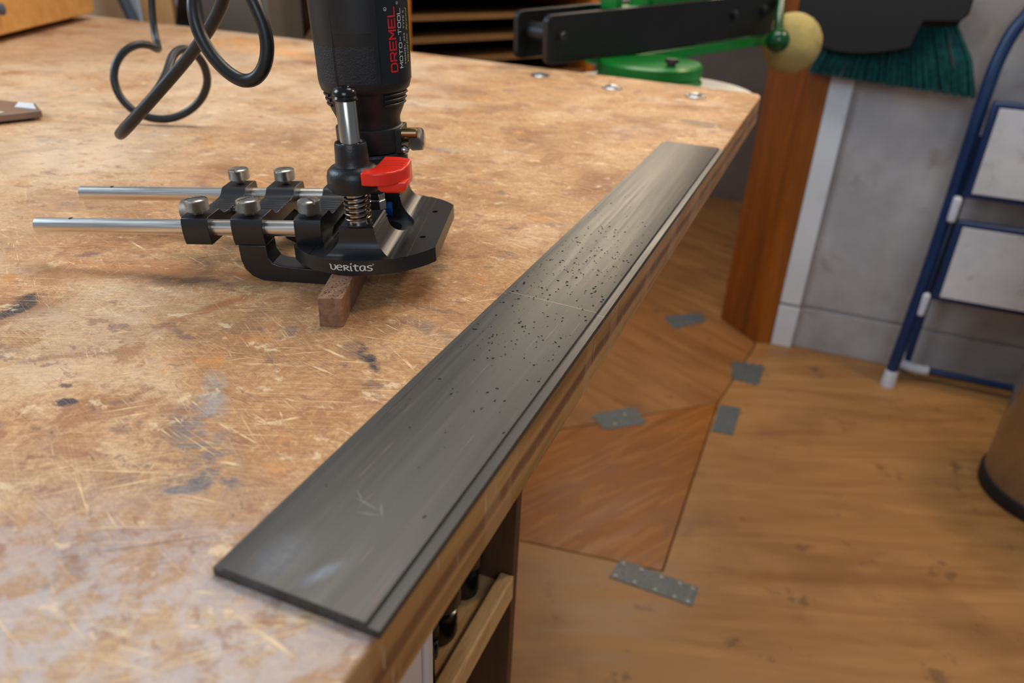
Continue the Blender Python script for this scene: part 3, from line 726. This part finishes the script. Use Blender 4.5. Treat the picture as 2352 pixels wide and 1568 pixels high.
# label plate with print
lab = rpart(patch(26.95, 27.75, 97.5, 146, 34, 104, 24, 8), 'label_plate', 'label_black', body)
def text_part(txt, name, mat, size, phi, z0, z1, stretch=1.0, shear=0.0, r0=27.12, r1=27.86, parent=None, bold=.0):
    cu = bpy.data.curves.new(name, 'FONT'); cu.body = txt; cu.size = size; cu.shear = shear; cu.resolution_u = 3; cu.offset = bold*size
    o = bpy.data.objects.new(name, cu); COL.objects.link(o)
    dg = bpy.context.evaluated_depsgraph_get(); dg.update()
    me = bpy.data.meshes.new_from_object(o.evaluated_get(dg)); bpy.data.objects.remove(o)
    xs = [v.co.x for v in me.vertices]; ys = [v.co.y for v in me.vertices]
    xa, xb, ya, yb = min(xs), max(xs), min(ys), max(ys)
    h = size
    for v in me.vertices:
        z = z0+(v.co.x-xa)/(xb-xa)*(z1-z0); tt = (z-97.5)/(146-97.5); r = r0+(r1-r0)*tt
        off_ = -(v.co.y)*stretch
        a = math.radians(phi)+off_/27.0
        v.co = (r*math.sin(a)*S, -r*math.cos(a)*S, z*S)
    me.materials.clear(); me.materials.append(MAT[mat])
    q = bpy.data.objects.new(name, me); COL.objects.link(q); q.parent = parent or lab
    return q
SG = {'D': [[(0, 0), (0, 1), (.82, 1), (1, .82), (1, .18), (.82, 0), (0, 0)]], 'R': [[(0, 0), (0, 1), (.86, 1), (1, .88), (1, .56), (.86, .45), (0, .45)], [(.5, .45), (1, 0)]],
 'E': [[(1, 1), (0, 1), (0, 0), (1, 0)], [(0, .5), (.9, .5)]], 'M': [[(0, 0), (0, 1), (.5, .3), (1, 1), (1, 0)]], 'L': [[(0, 1), (0, 0), (1, 0)]],
 'O': [[(.15, 0), (.85, 0), (1, .15), (1, .85), (.85, 1), (.15, 1), (0, .85), (0, .15), (.15, 0)]], 'T': [[(0, 1), (1, 1)], [(.5, 1), (.5, 0)]], '-': [[(.1, .5), (.8, .5)]]}
def stroke_text(txt, mat, cap, hw, phi, z0, z1, gap=.32):
    b = MB(); adv = (z1-z0)/(len(txt)*(1+gap)-gap); x = z0
    for ch in txt:
        for st in SG[ch]:
            for (ax, ay), (bx, by) in zip(st[:-1], st[1:]):
                p = Vector((x+ax*adv, ay*cap)); q = Vector((x+bx*adv, by*cap)); d_ = (q-p).normalized(); nn = Vector((-d_.y, d_.x))*hw
                ex = hw if min(abs(d_.x), abs(d_.y)) < .05 and len(st) < 7 else hw*.35; p = p-d_*ex; q = q+d_*ex; vs = []
                for e_ in (p-nn, q-nn, q+nn, p+nn):
                    zz = e_.x; a_ = math.radians(phi)-e_.y/27.0; r_ = 27.12+.74*(zz-97.5)/48.5
                    vs.append((r_*math.sin(a_), -r_*math.cos(a_), zz))
                b.add(vs, [(0, 1, 2, 3)])
        x += adv*(1+gap)
    return b.build('lettering', mat, lab, S, smooth=False)
stroke_text('DREMEL', 'print_red', 4.3, .46, 57, 103.4, 136, .36)
stroke_text('MOTO-TOOL', 'print_white', 2.5, .24, 67.5, 104.8, 135.2, .36)
text_part('MODEL 395  TYPE 5', 'lettering', 'print_white', 2.3, 75.5, 106.5, 134, 1.0)
text_part('Variable Speed', 'lettering', 'print_yellow', 3.1, 83.5, 107, 135.5, 1.0, .3)
def ring_part(phi, z, r):
    b = MB(); vs = []
    for i in range(20):
        t = 2*PI*i/20
        for q in (r*.8, r):
            zz = z+q*math.sin(t); a = math.radians(phi)+q*math.cos(t)/27; R_ = 27.12+(zz-97.5)/48.5*.74
            vs.append((R_*math.sin(a), -R_*math.cos(a), zz))
    b.add(vs, [(2*i, 2*i+1, (2*i+3) % 40, (2*i+2) % 40) for i in range(20)])
    return b
for ph, z, r in ((44.5, 135.6, 1.0), (62.5, 138.2, .8)):
    o = ring_part(ph, z, r).build('registered_mark', 'print_white', lab, S, smooth=False)
    text_part('R', 'registered_mark', 'print_white', 1.5*r, ph+1.2, z-.45*r, z+.45*r, .9)
rpart(patch(27.62, 27.64, 138.6, 140, 36, 74, 12, 1), 'label_line', 'print_white', lab, smooth=False)
rpart(patch(27.1, 27.1, 97.2, 97.5, 34, 100, 12, 1), 'label_line', 'dark_steel', lab, smooth=False)
# collet and bit
rpart(MB().lathe([(5, 29), (6, 30), (6, 44.5), (5, 45)], seg=32), 'spindle', 'dark_steel')
cn = MB(); cn.lathe([(3.4, 18.4), (4.4, 19.4)], seg=6); rpart(MB().lathe([(2.2, 17.8), (4.6, 17.8), (5.7, 18.8), (5.7, 24.6), (5.2, 25.2), (5.4, 25.8), (5.4, 30), (2, 30)], seg=6), 'collet_nut', 'bright_steel', ang=20, bevel=.0003)
rpart(MB().lathe([(0, -9), (1.5, -9), (1.6, 2), (1.55, 18), (0, 18)], seg=16), 'router_bit', 'bright_steel')
# power cord
CORD = [(-.103, .256, .246), (-.106, .252, .262), (-.128, .246, .270), (-.152, .2437, .242), (-.1655, .2430, .200), (-.1665, .2435, .176),
 (-.1625, .2439, .1553), (-.1559, .2422, .1494), (-.1526, .2437, .1399), (-.1508, .2433, .1284), (-.1519, .2405, .1178), (-.1592, .2392, .1092), (-.168, .238, .1072), (-.1778, .2371, .1115), (-.1874, .2368, .1193), (-.196, .2377, .1299), (-.1983, .2371, .1405), (-.2022, .2417, .1505), (-.203, .2491, .1641), (-.2019, .2641, .1731), (-.2026, .2763, .1634), (-.2105, .2813, .1479), (-.2239, .2809, .1328), (-.2456, .2854, .1153), (-.264, .2856, .1001), (-.2833, .2836, .0833), (-.3025, .2807, .0665), (-.3197, .2797, .0517), (-.3336, .2847, .0445), (-.351, .3031, .0425), (-.3681, .3307, .0445), (-.3848, .3674, .0515), (-.4032, .401, .0562), (-.4133, .4216, .0642), (-.4258, .4394, .0712), (-.4311, .4499, .0785), (-.4333, .4625, .0821), (-.4341, .4754, .0795), (-.4318, .4835, .0737), (-.4293, .4901, .0608), (-.4338, .4962, .0448), (-.4439, .4966, .0285), (-.456, .4882, .0144), (-.4726, .4759, .0048), (-.4941, .4682, .0048), (-.5142, .4636, .0119), (-.5306, .4646, .0262), (-.5339, .4653, .0431), (-.5359, .4743, .0581), (-.5331, .4874, .0697), (-.5282, .5011, .0747), (-.5232, .5134, .0731), (-.5248, .5247, .0648), (-.5384, .539, .0617), (-.5543, .5527, .0676), (-.5594, .5567, .0787), (-.5636, .5616, .0924), (-.5637, .5639, .1101), (-.5622, .568, .1362), (-.5576, .5748, .1744), (-.555, .58, .3), (-.56, .58, .6), (-.56, .58, 1.1)]
MI = (TM @ Matrix.Translation((0, .014, .030))).inverted()
# ease the measured points a little so the cord bends evenly
cp = [Vector(q) for q in CORD]
for _ in range(2):
    cp = [cp[0]] + [(cp[i-1]+cp[i]*4+cp[i+1])/6 for i in range(1, len(cp)-1)] + [cp[-1]]
MB().tube([MI @ q for q in smooth_path(cp, 6)], .0040, 16).build('power_cord', 'cord_rubber', rt)
rpart(MB().lathe([(8, 226), (6.5, 232), (5.2, 246), (4.2, 250)], seg=28), 'strain_relief', 'cord_rubber')

# ================================================================== SMALL RULE AT LEFT
e = tag(empty('marking_gauge', M=Matrix.Translation((-.665, .405, 0)) @ Matrix.Rotation(math.radians(10), 4, 'Z')), 'brown metal tool end with pale label lying on bench', 'hand tool')
MB().prism([(-.16, -.034), (.042, -.034), (.070, .010), (.040, .036), (-.16, .036)], .003, .010).build('blade', 'ruler_metal', e, bevel=.0008)
MB().prism([(-.16, -.031), (.034, -.031), (.046, -.012), (-.16, -.012)], .0101, .0106).build('paper_label', 'pale_green', e)
MB().prism([(.036, .012), (.062, .012), (.040, .033), (.022, .033)], .0101, .0106).build('bright_tip', 'rubber_white', e)
MB().box((-.16, -.028, 0), (-.04, .028, .003)).build('backing', 'ruler_metal', e)

# ================================================================== VISE
def frame(p0, dirx, up=(0, 0, 1)):
    x = Vector(dirx).normalized(); y = Vector(up).cross(x).normalized(); z = x.cross(y)
    M_ = Matrix.Identity(4)
    for i in range(3): M_[i][0], M_[i][1], M_[i][2] = x[i], y[i], z[i]
    M_.translation = Vector(p0); return M_
pl_ = arc(-.13, 1.20, .17, -30, 214, 48)
edge_y = lambda x: 1.071 + (.05-x)*.0735
pl_ = [(x, y) for x, y in pl_ if y > edge_y(x)+.006]
pm = tag(MB().prism([(x+.13, y-1.2) for x, y in pl_], -.05, -.030).build('mounting_plate', 'plate_white', None, bevel=.002, loc=(-.13, 1.2, 0)), 'round off-white plate carrying the green vise at bench end', 'mounting plate')
vs_ = tag(empty('bench_vise', (-.140, 1.205, -.030)), 'green vise with two long black steel jaw arms at bench end', 'vise')
VW = Matrix.Translation((.140, -1.205, .030))
base_prof = [(.088, 0), (.090, .003), (.090, .014), (.086, .018), (.085, .020), (.088, .023), (.088, .038), (.084, .042), (.030, .043), (0, .043)]
vb = MB().lathe(base_prof, seg=64).build('swivel_base', 'green_paint', vs_)
MB().box((.045, -.10, 0), (.088, -.06, .014)).build('base_foot', 'green_paint', vs_, bevel=.004)
MB().lathe([(.007, .042), (.007, .048), (.011, .048), (.011, .054), (0, .054)], (.045, -.045, 0), 6).build('swivel_bolt', 'dark_steel', vs_)
AF = frame((-.2830, 1.0745, .044), (.280, .505, .026))
def vp(mb, name, mat, par=vs_, **kw):
    o = mb.build(name, mat, par, **kw); o.matrix_local = VW @ AF if par is vs_ else Matrix.Identity(4); return o
def armpoly(L_, h=.037): return arc(.012, h-.012, .012, 90, 180, 6) + arc(.012, -h+.012, .012, 180, 270, 6) + [(L_, -h), (L_, h)]
arm = []
for y0 in (-.006, .068):
    a_ = vp(MB().prism(armpoly(.60), y0, y0+.012, 1), 'jaw_arm', 'arm_black', bevel=.0012); arm.append(a_)
vp(MB().lathe([(0, .006), (.0155, .006), (.0155, .068), (0, .068)], (.030, 0, .004), 32, 'Y'), 'roller', 'arm_black')
for (bx, bz) in ((.030, .004), (.47, .006), (.56, .010)):
    q = MB(); q.lathe([(.0, -.0072), (.011, -.0072), (.011, -.006), (0, -.006)], (bx, 0, bz), 24, 'Y'); q.lathe([(0, -.014), (.0072, -.0135), (.008, -.012), (.008, -.0072)], (bx, 0, bz), 6, 'Y')
    vp(q, 'arm_bolt', 'dark_steel', arm[0])
vp(MB().box((.16, -.004, -.060), (.60, .076, -.040)), 'lower_rail', 'green_paint', bevel=.003)
vp(MB().box((.19, .012, -.045), (.40, .062, .034)), 'vise_body', 'green_paint', bevel=.006)
vp(MB().box((.175, .016, .030), (.188, .058, .085)), 'body_rib', 'green_paint', bevel=.003)
vp(MB().box((.25, .010, .030), (.42, .064, .075)), 'upper_jaw', 'green_paint', bevel=.006)
vp(MB().lathe([(0, .600), (.020, .600), (.020, .640), (.012, .646), (0, .646)], (0, .03, .0), 32, 'X'), 'screw_boss', 'green_paint')
hp = [(.606, -.012, .024), (.590, -.024, .000), (.578, -.034, -.018), (.572, -.040, -.030)]
hd = vp(MB().tube(hp, [.0085, .0095, .0085, .008], 16), 'handle', 'green_ball')
vp(MB().sphere((.566, -.046, -.043), .0230, 28, 16), 'handle_ball', 'green_ball', hd)
vp(MB().tube([(.612, .03, .0), (.606, -.012, .024)], .009, 14), 'handle_bar', 'green_ball')
# tennis ball pushed over the far handle end
tb = tag(empty('tennis_ball', (.052, 1.665, .012)), 'worn yellow tennis ball beside green vise handle', 'ball')
bo = MB(); bo.sphere((0, 0, 0), 0.060, 48, 28); b1 = bo.build('felt_cover', 'felt', tb)
sm_ = []
for i in range(81):
    t = 2*PI*i/80; a_ = .44; xx = math.cos(t)*(1-a_)+a_*math.cos(3*t); yy = math.sin(t)*(1-a_)-a_*math.sin(3*t); zz = 2*math.sqrt(a_*(1-a_))*math.cos(2*t)
    sm_.append(Vector((xx, yy, zz)).normalized()*.0597)
MB().tube([Matrix.Rotation(.7, 3, 'X') @ Matrix.Rotation(.5, 3, 'Y') @ q for q in sm_], .0014, 8).build('ball_seam', 'seam_rubber', tb)
fz = MB(); rnd = random.Random(9)
for i in range(260):
    d_ = Vector((rnd.gauss(0, 1), rnd.gauss(0, 1), rnd.gauss(0, 1))).normalized(); s2 = d_.orthogonal().normalized()
    p0 = d_*.0595; p1 = d_*(.061+rnd.random()*.0018)+s2*rnd.uniform(-.002, .002)
    fz.tube([p0, p1], [.0006, .0001], 4, False)
fo_ = fz.build('felt_fuzz', 'felt', tb); fo_['kind'] = 'stuff'

# ================================================================== SLATTED SHELF RACK behind the bench
RF = frame((-.700, 1.385, FZ), (math.cos(math.radians(60)), math.sin(math.radians(60)), 0))
sr = tag(empty('shelf_rack', M=RF), 'dark rack of closely spaced wooden shelves behind the bench', 'shelf rack')
MB().box((-.020, 0, 0), (.004, .40, 1.25)).build('side_post', 'shelf_post', sr, bevel=.001)
MB().box((-.034, .012, 0), (-.0202, .60, 1.25)).build('side_panel', 'tan_board', sr, bevel=.001)
MB().box((.52, 0, 0), (.544, .40, 1.25)).build('side_post', 'shelf_post', sr, bevel=.001)
MB().box((0, .392, 0), (.52, .40, 1.25)).build('rack_back', 'black_void', sr)
for i in range(12):
    z = .715+i*.0455
    MB().box((.0042, .010, z), (.5198, .39, z+.0105)).build('shelf', 'shelf_wood', sr)

# ================================================================== THINGS AT THE LEFT REAR
DF = frame((-1.292, 1.103, .006), (.168, -.325, 0))
dc = tag(empty('drawer_box', M=DF), 'honey-coloured wooden chest with round black knob on the bench', 'wooden chest')
MB().box((0, -.30, .004), (.62, 0, .26)).build('chest_body', 'box_wood', dc, bevel=.004)
MB().box((.004, .0005, .006), (.60, .016, .12)).build('drawer_front', 'box_wood', dc, bevel=.003)
MB().lathe([(.005, .016), (.005, .020), (.009, .022), (.009, .027), (.006, .029), (0, .030)], (.385, 0, .045), 28, 'Y').build('drawer_knob', 'slate_blue', dc)
for fx in (.03, .56):
    MB().box((fx, -.28, -.006), (fx+.03, -.02, .004)).build('chest_foot', 'disc_brown', dc)
c2 = tag(MB().box((-.10, -.08, .0), (.075, .0, .25)).build('wood_case', 'box_wood', None, bevel=.010, loc=(-1.50, 1.22, .001)), 'small honey-coloured wooden case behind the wooden chest', 'case')
tag(MB().box((-1.75, 1.30, FZ), (-1.335, 1.34, .5)).build('cream_cabinet', 'cream_wall', None, bevel=.004), 'cream painted cabinet standing beyond the bench', 'cabinet')
tag(MB().box((-1.335, 1.285, FZ), (-1.245, 1.30, .4)).build('leaning_board', 'tan_board', None, bevel=.002), 'plain tan board standing behind the bench', 'board')
q = MB().tube([(-1.30, 1.27, -.25), (-1.345, 1.268, -.03), (-1.40, 1.265, .10), (-1.45, 1.262, .25)], .012, 12); tag(q.build('blue_hose', 'slate_blue'), 'slate blue pipe leaning against cream cabinet', 'pipe')
tag(MB().box((-1.385, 1.281, FZ), (-1.338, 1.297, .4)).build('blue_strip', 'pale_blue', None, bevel=.002), 'pale blue upright strip beside tan board', 'strip')
mh = tag(empty('machine_stand', (-1.05, 1.32, FZ)), 'grey machine housing with dark brown disc behind the bench', 'machine')
MB().box((-.09, -.06, 0), (.085, .06, 1.2)).build('housing', 'machine_grey', mh, bevel=.006)
MB().lathe([(0, -.012), (.20, -.012), (.205, -.006), (.205, .006), (.20, .012), (0, .012)], (-.09, .09, .98), 72, 'Y').build('disc', 'disc_brown', mh)
MB().box((-.125, -.05, 0), (-.112, .0, 1.2)).build('blue_edge', 'slate_blue', mh)
MB().prism([(-.185, .84), (-.13, .84), (-.13, .98), (-.145, .98)], -.05, .0, 1).build('black_foot', 'cap_black', mh, bevel=.003)

# ================================================================== FLOOR PATCHES
def patch_plate(poly, label, nails, name='metal_patch'):
    cx_ = sum(x for x, y in poly)/len(poly); cy_ = sum(y for x, y in poly)/len(poly)
    e = tag(empty(name, (cx_, cy_, FZ)), label, 'floor patch')
    MB().prism([(x-cx_, y-cy_) for x, y in poly], .0002, .0016).build('plate', 'patch_metal', e)
    for x, y in nails:
        MB().lathe([(.004, .0015), (.0036, .0026), (.002, .0030), (0, .0031)], (x-cx_, y-cy_, 0), 12).build('nail', 'nail_head', e)
def lerp4(p, a, b):
    (x0, y0), (x1, y1), (x2, y2), (x3, y3) = p
    return ((x0*(1-a)+x1*a)*(1-b)+(x3*(1-a)+x2*a)*b, (y0*(1-a)+y1*a)*(1-b)+(y3*(1-a)+y2*a)*b)
qA = [(-.033, .992), (.122, .983), (.119, .932), (-.041, .937)]
patch_plate(qA, 'long straight-edged grey metal patch across the floor joint', [lerp4(qA, a, b) for a in (.06, .3, .55, .78, .94) for b in (.15, .85)])
qB = [(.057, 1.653), (.109, 1.660), (.108, 1.522), (.055, 1.519)]
patch_plate(qB, 'plain rectangular grey patch beside the orange plywood panel', [])
def zig(q, n):
    out = []
    for i in range(n): out += [lerp4(q, (i+.0)/n, 0), lerp4(q, (i+.55)/n, -.10)]
    for i in range(3): out += [lerp4(q, 1, i/3), lerp4(q, 1.10, (i+.5)/3)]
    for i in range(n): out += [lerp4(q, 1-i/n, 1), lerp4(q, 1-(i+.55)/n, 1.10)]
    for i in range(3): out += [lerp4(q, 0, 1-i/3), lerp4(q, -.10, 1-(i+.5)/3)]
    return out
qC = [(.058, 1.905), (.138, 1.918), (.134, 1.806), (.066, 1.808)]
patch_plate(zig(qC, 4), 'square zigzag-edged grey patch near the orange door post', [lerp4(qC, .4, .3)])
qD = [(-.232, 1.455), (-.150, 1.535), (-.105, 1.480), (-.185, 1.412)]
patch_plate(zig(qD, 4), 'zigzag-edged grey patch at the corner of orange plywood by the bench', [lerp4(qD, .3, .75), lerp4(qD, .7, .3)])
qE = [(-.190, 2.110), (-.095, 2.185), (-.070, 2.135), (-.145, 2.045)]
patch_plate(zig(qE, 4), 'zigzag-edged grey patch on the brown plywood behind the door post', [lerp4(qE, .3, .7)])

# ================================================================== BROOM AND DUSTPAN on the wall
bh = tag(empty('broom', (.29, 2.03, .06)), 'broom with teal bristles and black head hung on the wall', 'broom')
bb = MB(); rnd = random.Random(11)
topL, topR, botL, botR = Vector((.125, .02)), Vector((.385, .05)), Vector((.085, -.085)), Vector((.468, -.106))
for i in range(900):
    t = min(1, max(0, rnd.random()+rnd.gauss(0, .01))); k = rnd.random()
    a_ = topL.lerp(topR, t); b_ = botL.lerp(botR, t)
    y0 = (k-.5)*.030; y1 = (k-.5)*.055
    bulge = .010*math.sin(PI*t)
    p0 = (a_.x-.29, y0, a_.y-.06); p1 = (b_.x-.29+rnd.gauss(0, .004), y1, b_.y-.06-rnd.random()*.006)
    mid_ = ((p0[0]*.5+p1[0]*.5)+(.012 if t > .9 else 0), (y0+y1)/2, (p0[2]+p1[2])/2)
    bb.tube([p0, mid_, p1], [.0016, .0019, .0010], 4, False)
o = bb.build('bristles', 'bristle', bh); o['kind'] = 'stuff'
MB().prism([(-.175, -.045), (.10, -.015), (.10, .03), (.055, .05), (-.175, .05)], -.022, .022, 1).build('broom_head', 'pan_black', bh, bevel=.006)
MB().tube([(-.03, 0, .04), (-.03, .0, 1.1)], .012, 16).build('broom_handle', 'pan_black', bh)
dp = tag(empty('dustpan', (.20, 1.985, .05)), 'black dustpan hung over the teal broom', 'dustpan')
dpp = [(-.17, .2), (-.165, -.04)] + [(-.165+.265*i/10, -.04-.042*math.sin(PI*(i/10)**.8*.86)) for i in range(1, 11)] + [(.105, -.03), (.112, .0), (.185, .005), (.20, .022), (.20, .2)]
MB().prism(dpp, -.010, .010, 1).build('pan', 'pan_black', dp, bevel=.004)
MB().box((-.02, -.012, .2), (.02, .012, .36)).build('pan_handle', 'pan_black', dp, bevel=.005)

# ================================================================== STEP LADDER leaning folded against the wall
LX0, LX1 = .482, .872
sl = tag(empty('step_ladder', (LX0, 2.0, FZ)), 'folded blue step ladder with white treads leaning on the wall', 'step ladder')
def lp(pts): return [(x-LX0, y-2.0, z-FZ) for x, y, z in pts]
rail = smooth_path([(LX0-.012, 1.972, -.845), (LX0, 1.99, -.5), (LX0+.004, 2.01, -.12), (LX0+.012, 2.02, .0), (LX0+.035, 2.025, .07), (LX0+.08, 2.03, .11), (LX1-.08, 2.03, .11), (LX1-.035, 2.025, .07), (LX1-.012, 2.02, .0), (LX1-.004, 2.01, -.12), (LX1, 1.99, -.5), (LX1+.012, 1.972, -.845)], 8)
MB().tube(lp(rail), .0155, 18).build('front_rail', 'ladder_blue', sl)
for sx in (LX0-.012, LX1+.012):
    MB().lathe([(.019, -.880), (.019, -.876), (.017, -.835), (.016, -.832)], (sx-LX0, 1.970-2.0, -FZ), 24).build('rubber_foot', 'rubber_white', sl)
rear = [(LX0+.028, 2.052, -.80), (LX0+.032, 2.05, -.25)]
for sx, sg in ((LX0+.03, 1), (LX1-.03, -1)):
    MB().tube(lp([(sx, 2.058, -.868), (sx, 2.05, -.2)]), .010, 12).build('rear_leg', 'ladder_blue', sl)
MB().tube(lp([(LX0+.01, 2.035, -.842), (LX1-.01, 2.035, -.842)]), .0095, 12).build('foot_bar', 'ladder_blue', sl)
MB().tube(lp(smooth_path([(LX0+.004, 2.030, -.80), (LX0+.010, 2.030, -.83), (LX0+.045, 2.032, -.842), (LX0+.085, 2.034, -.842)], 5)), .0135, 12).build('bar_sleeve', 'rubber_white', sl)
for z0, z1, xo in ((-.335, -.105, .02), (-.610, -.392, .026)):
    tr = MB(); tr.box((LX0+xo-LX0, -.030, z0-FZ), (LX1-xo-LX0, -.008, z1-FZ)); st_ = tr.build('step_frame', 'ladder_blue', sl, bevel=.006)
    MB().box((xo+.016, -.0335, z0+.014-FZ), (LX1-LX0-xo-.016, -.0302, z1-.014-FZ)).build('tread', 'tread', st_, bevel=.001)
for z0 in (-.36, -.62):
    MB().box((.003, -.034, z0-.04-FZ), (.022, -.012, z0+.025-FZ)).build('hinge_cap', 'rubber_white', sl, bevel=.006)
MB().tube(lp([(LX0+.018, 1.992, -.36), (LX0+.010, 1.986, -.62)]), .0055, 10).build('brace', 'slate_blue', sl)

# ================================================================== BIN and the board behind it
tc = tag(empty('trash_can', (.808, 1.60, FZ)), 'round stainless steel bin with black rubber base', 'bin')
MB().lathe([(.145, 0), (.152, .004), (.153, .028), (.150, .034), (.146, .036)], seg=72).build('base_ring', 'rubber_black', tc)
MB().lathe([(.147, .034), (.148, .3), (.148, .60), (.147, .61)], seg=72).build('can_body', 'stainless', tc)
MB().lathe([(.148, .61), (.151, .62), (.151, .66), (.13, .70), (.06, .72), (0, .722)], seg=72).build('lid', 'rubber_black', tc)
tag(MB().box((-.012, -.05, 0), (.012, .05, .30)).build('offcut_board', 'post_wood', None, bevel=.002, loc=(.80, 1.90, FZ), rot=(0, 0, .5)), 'orange-brown board offcut standing behind the steel bin', 'board')
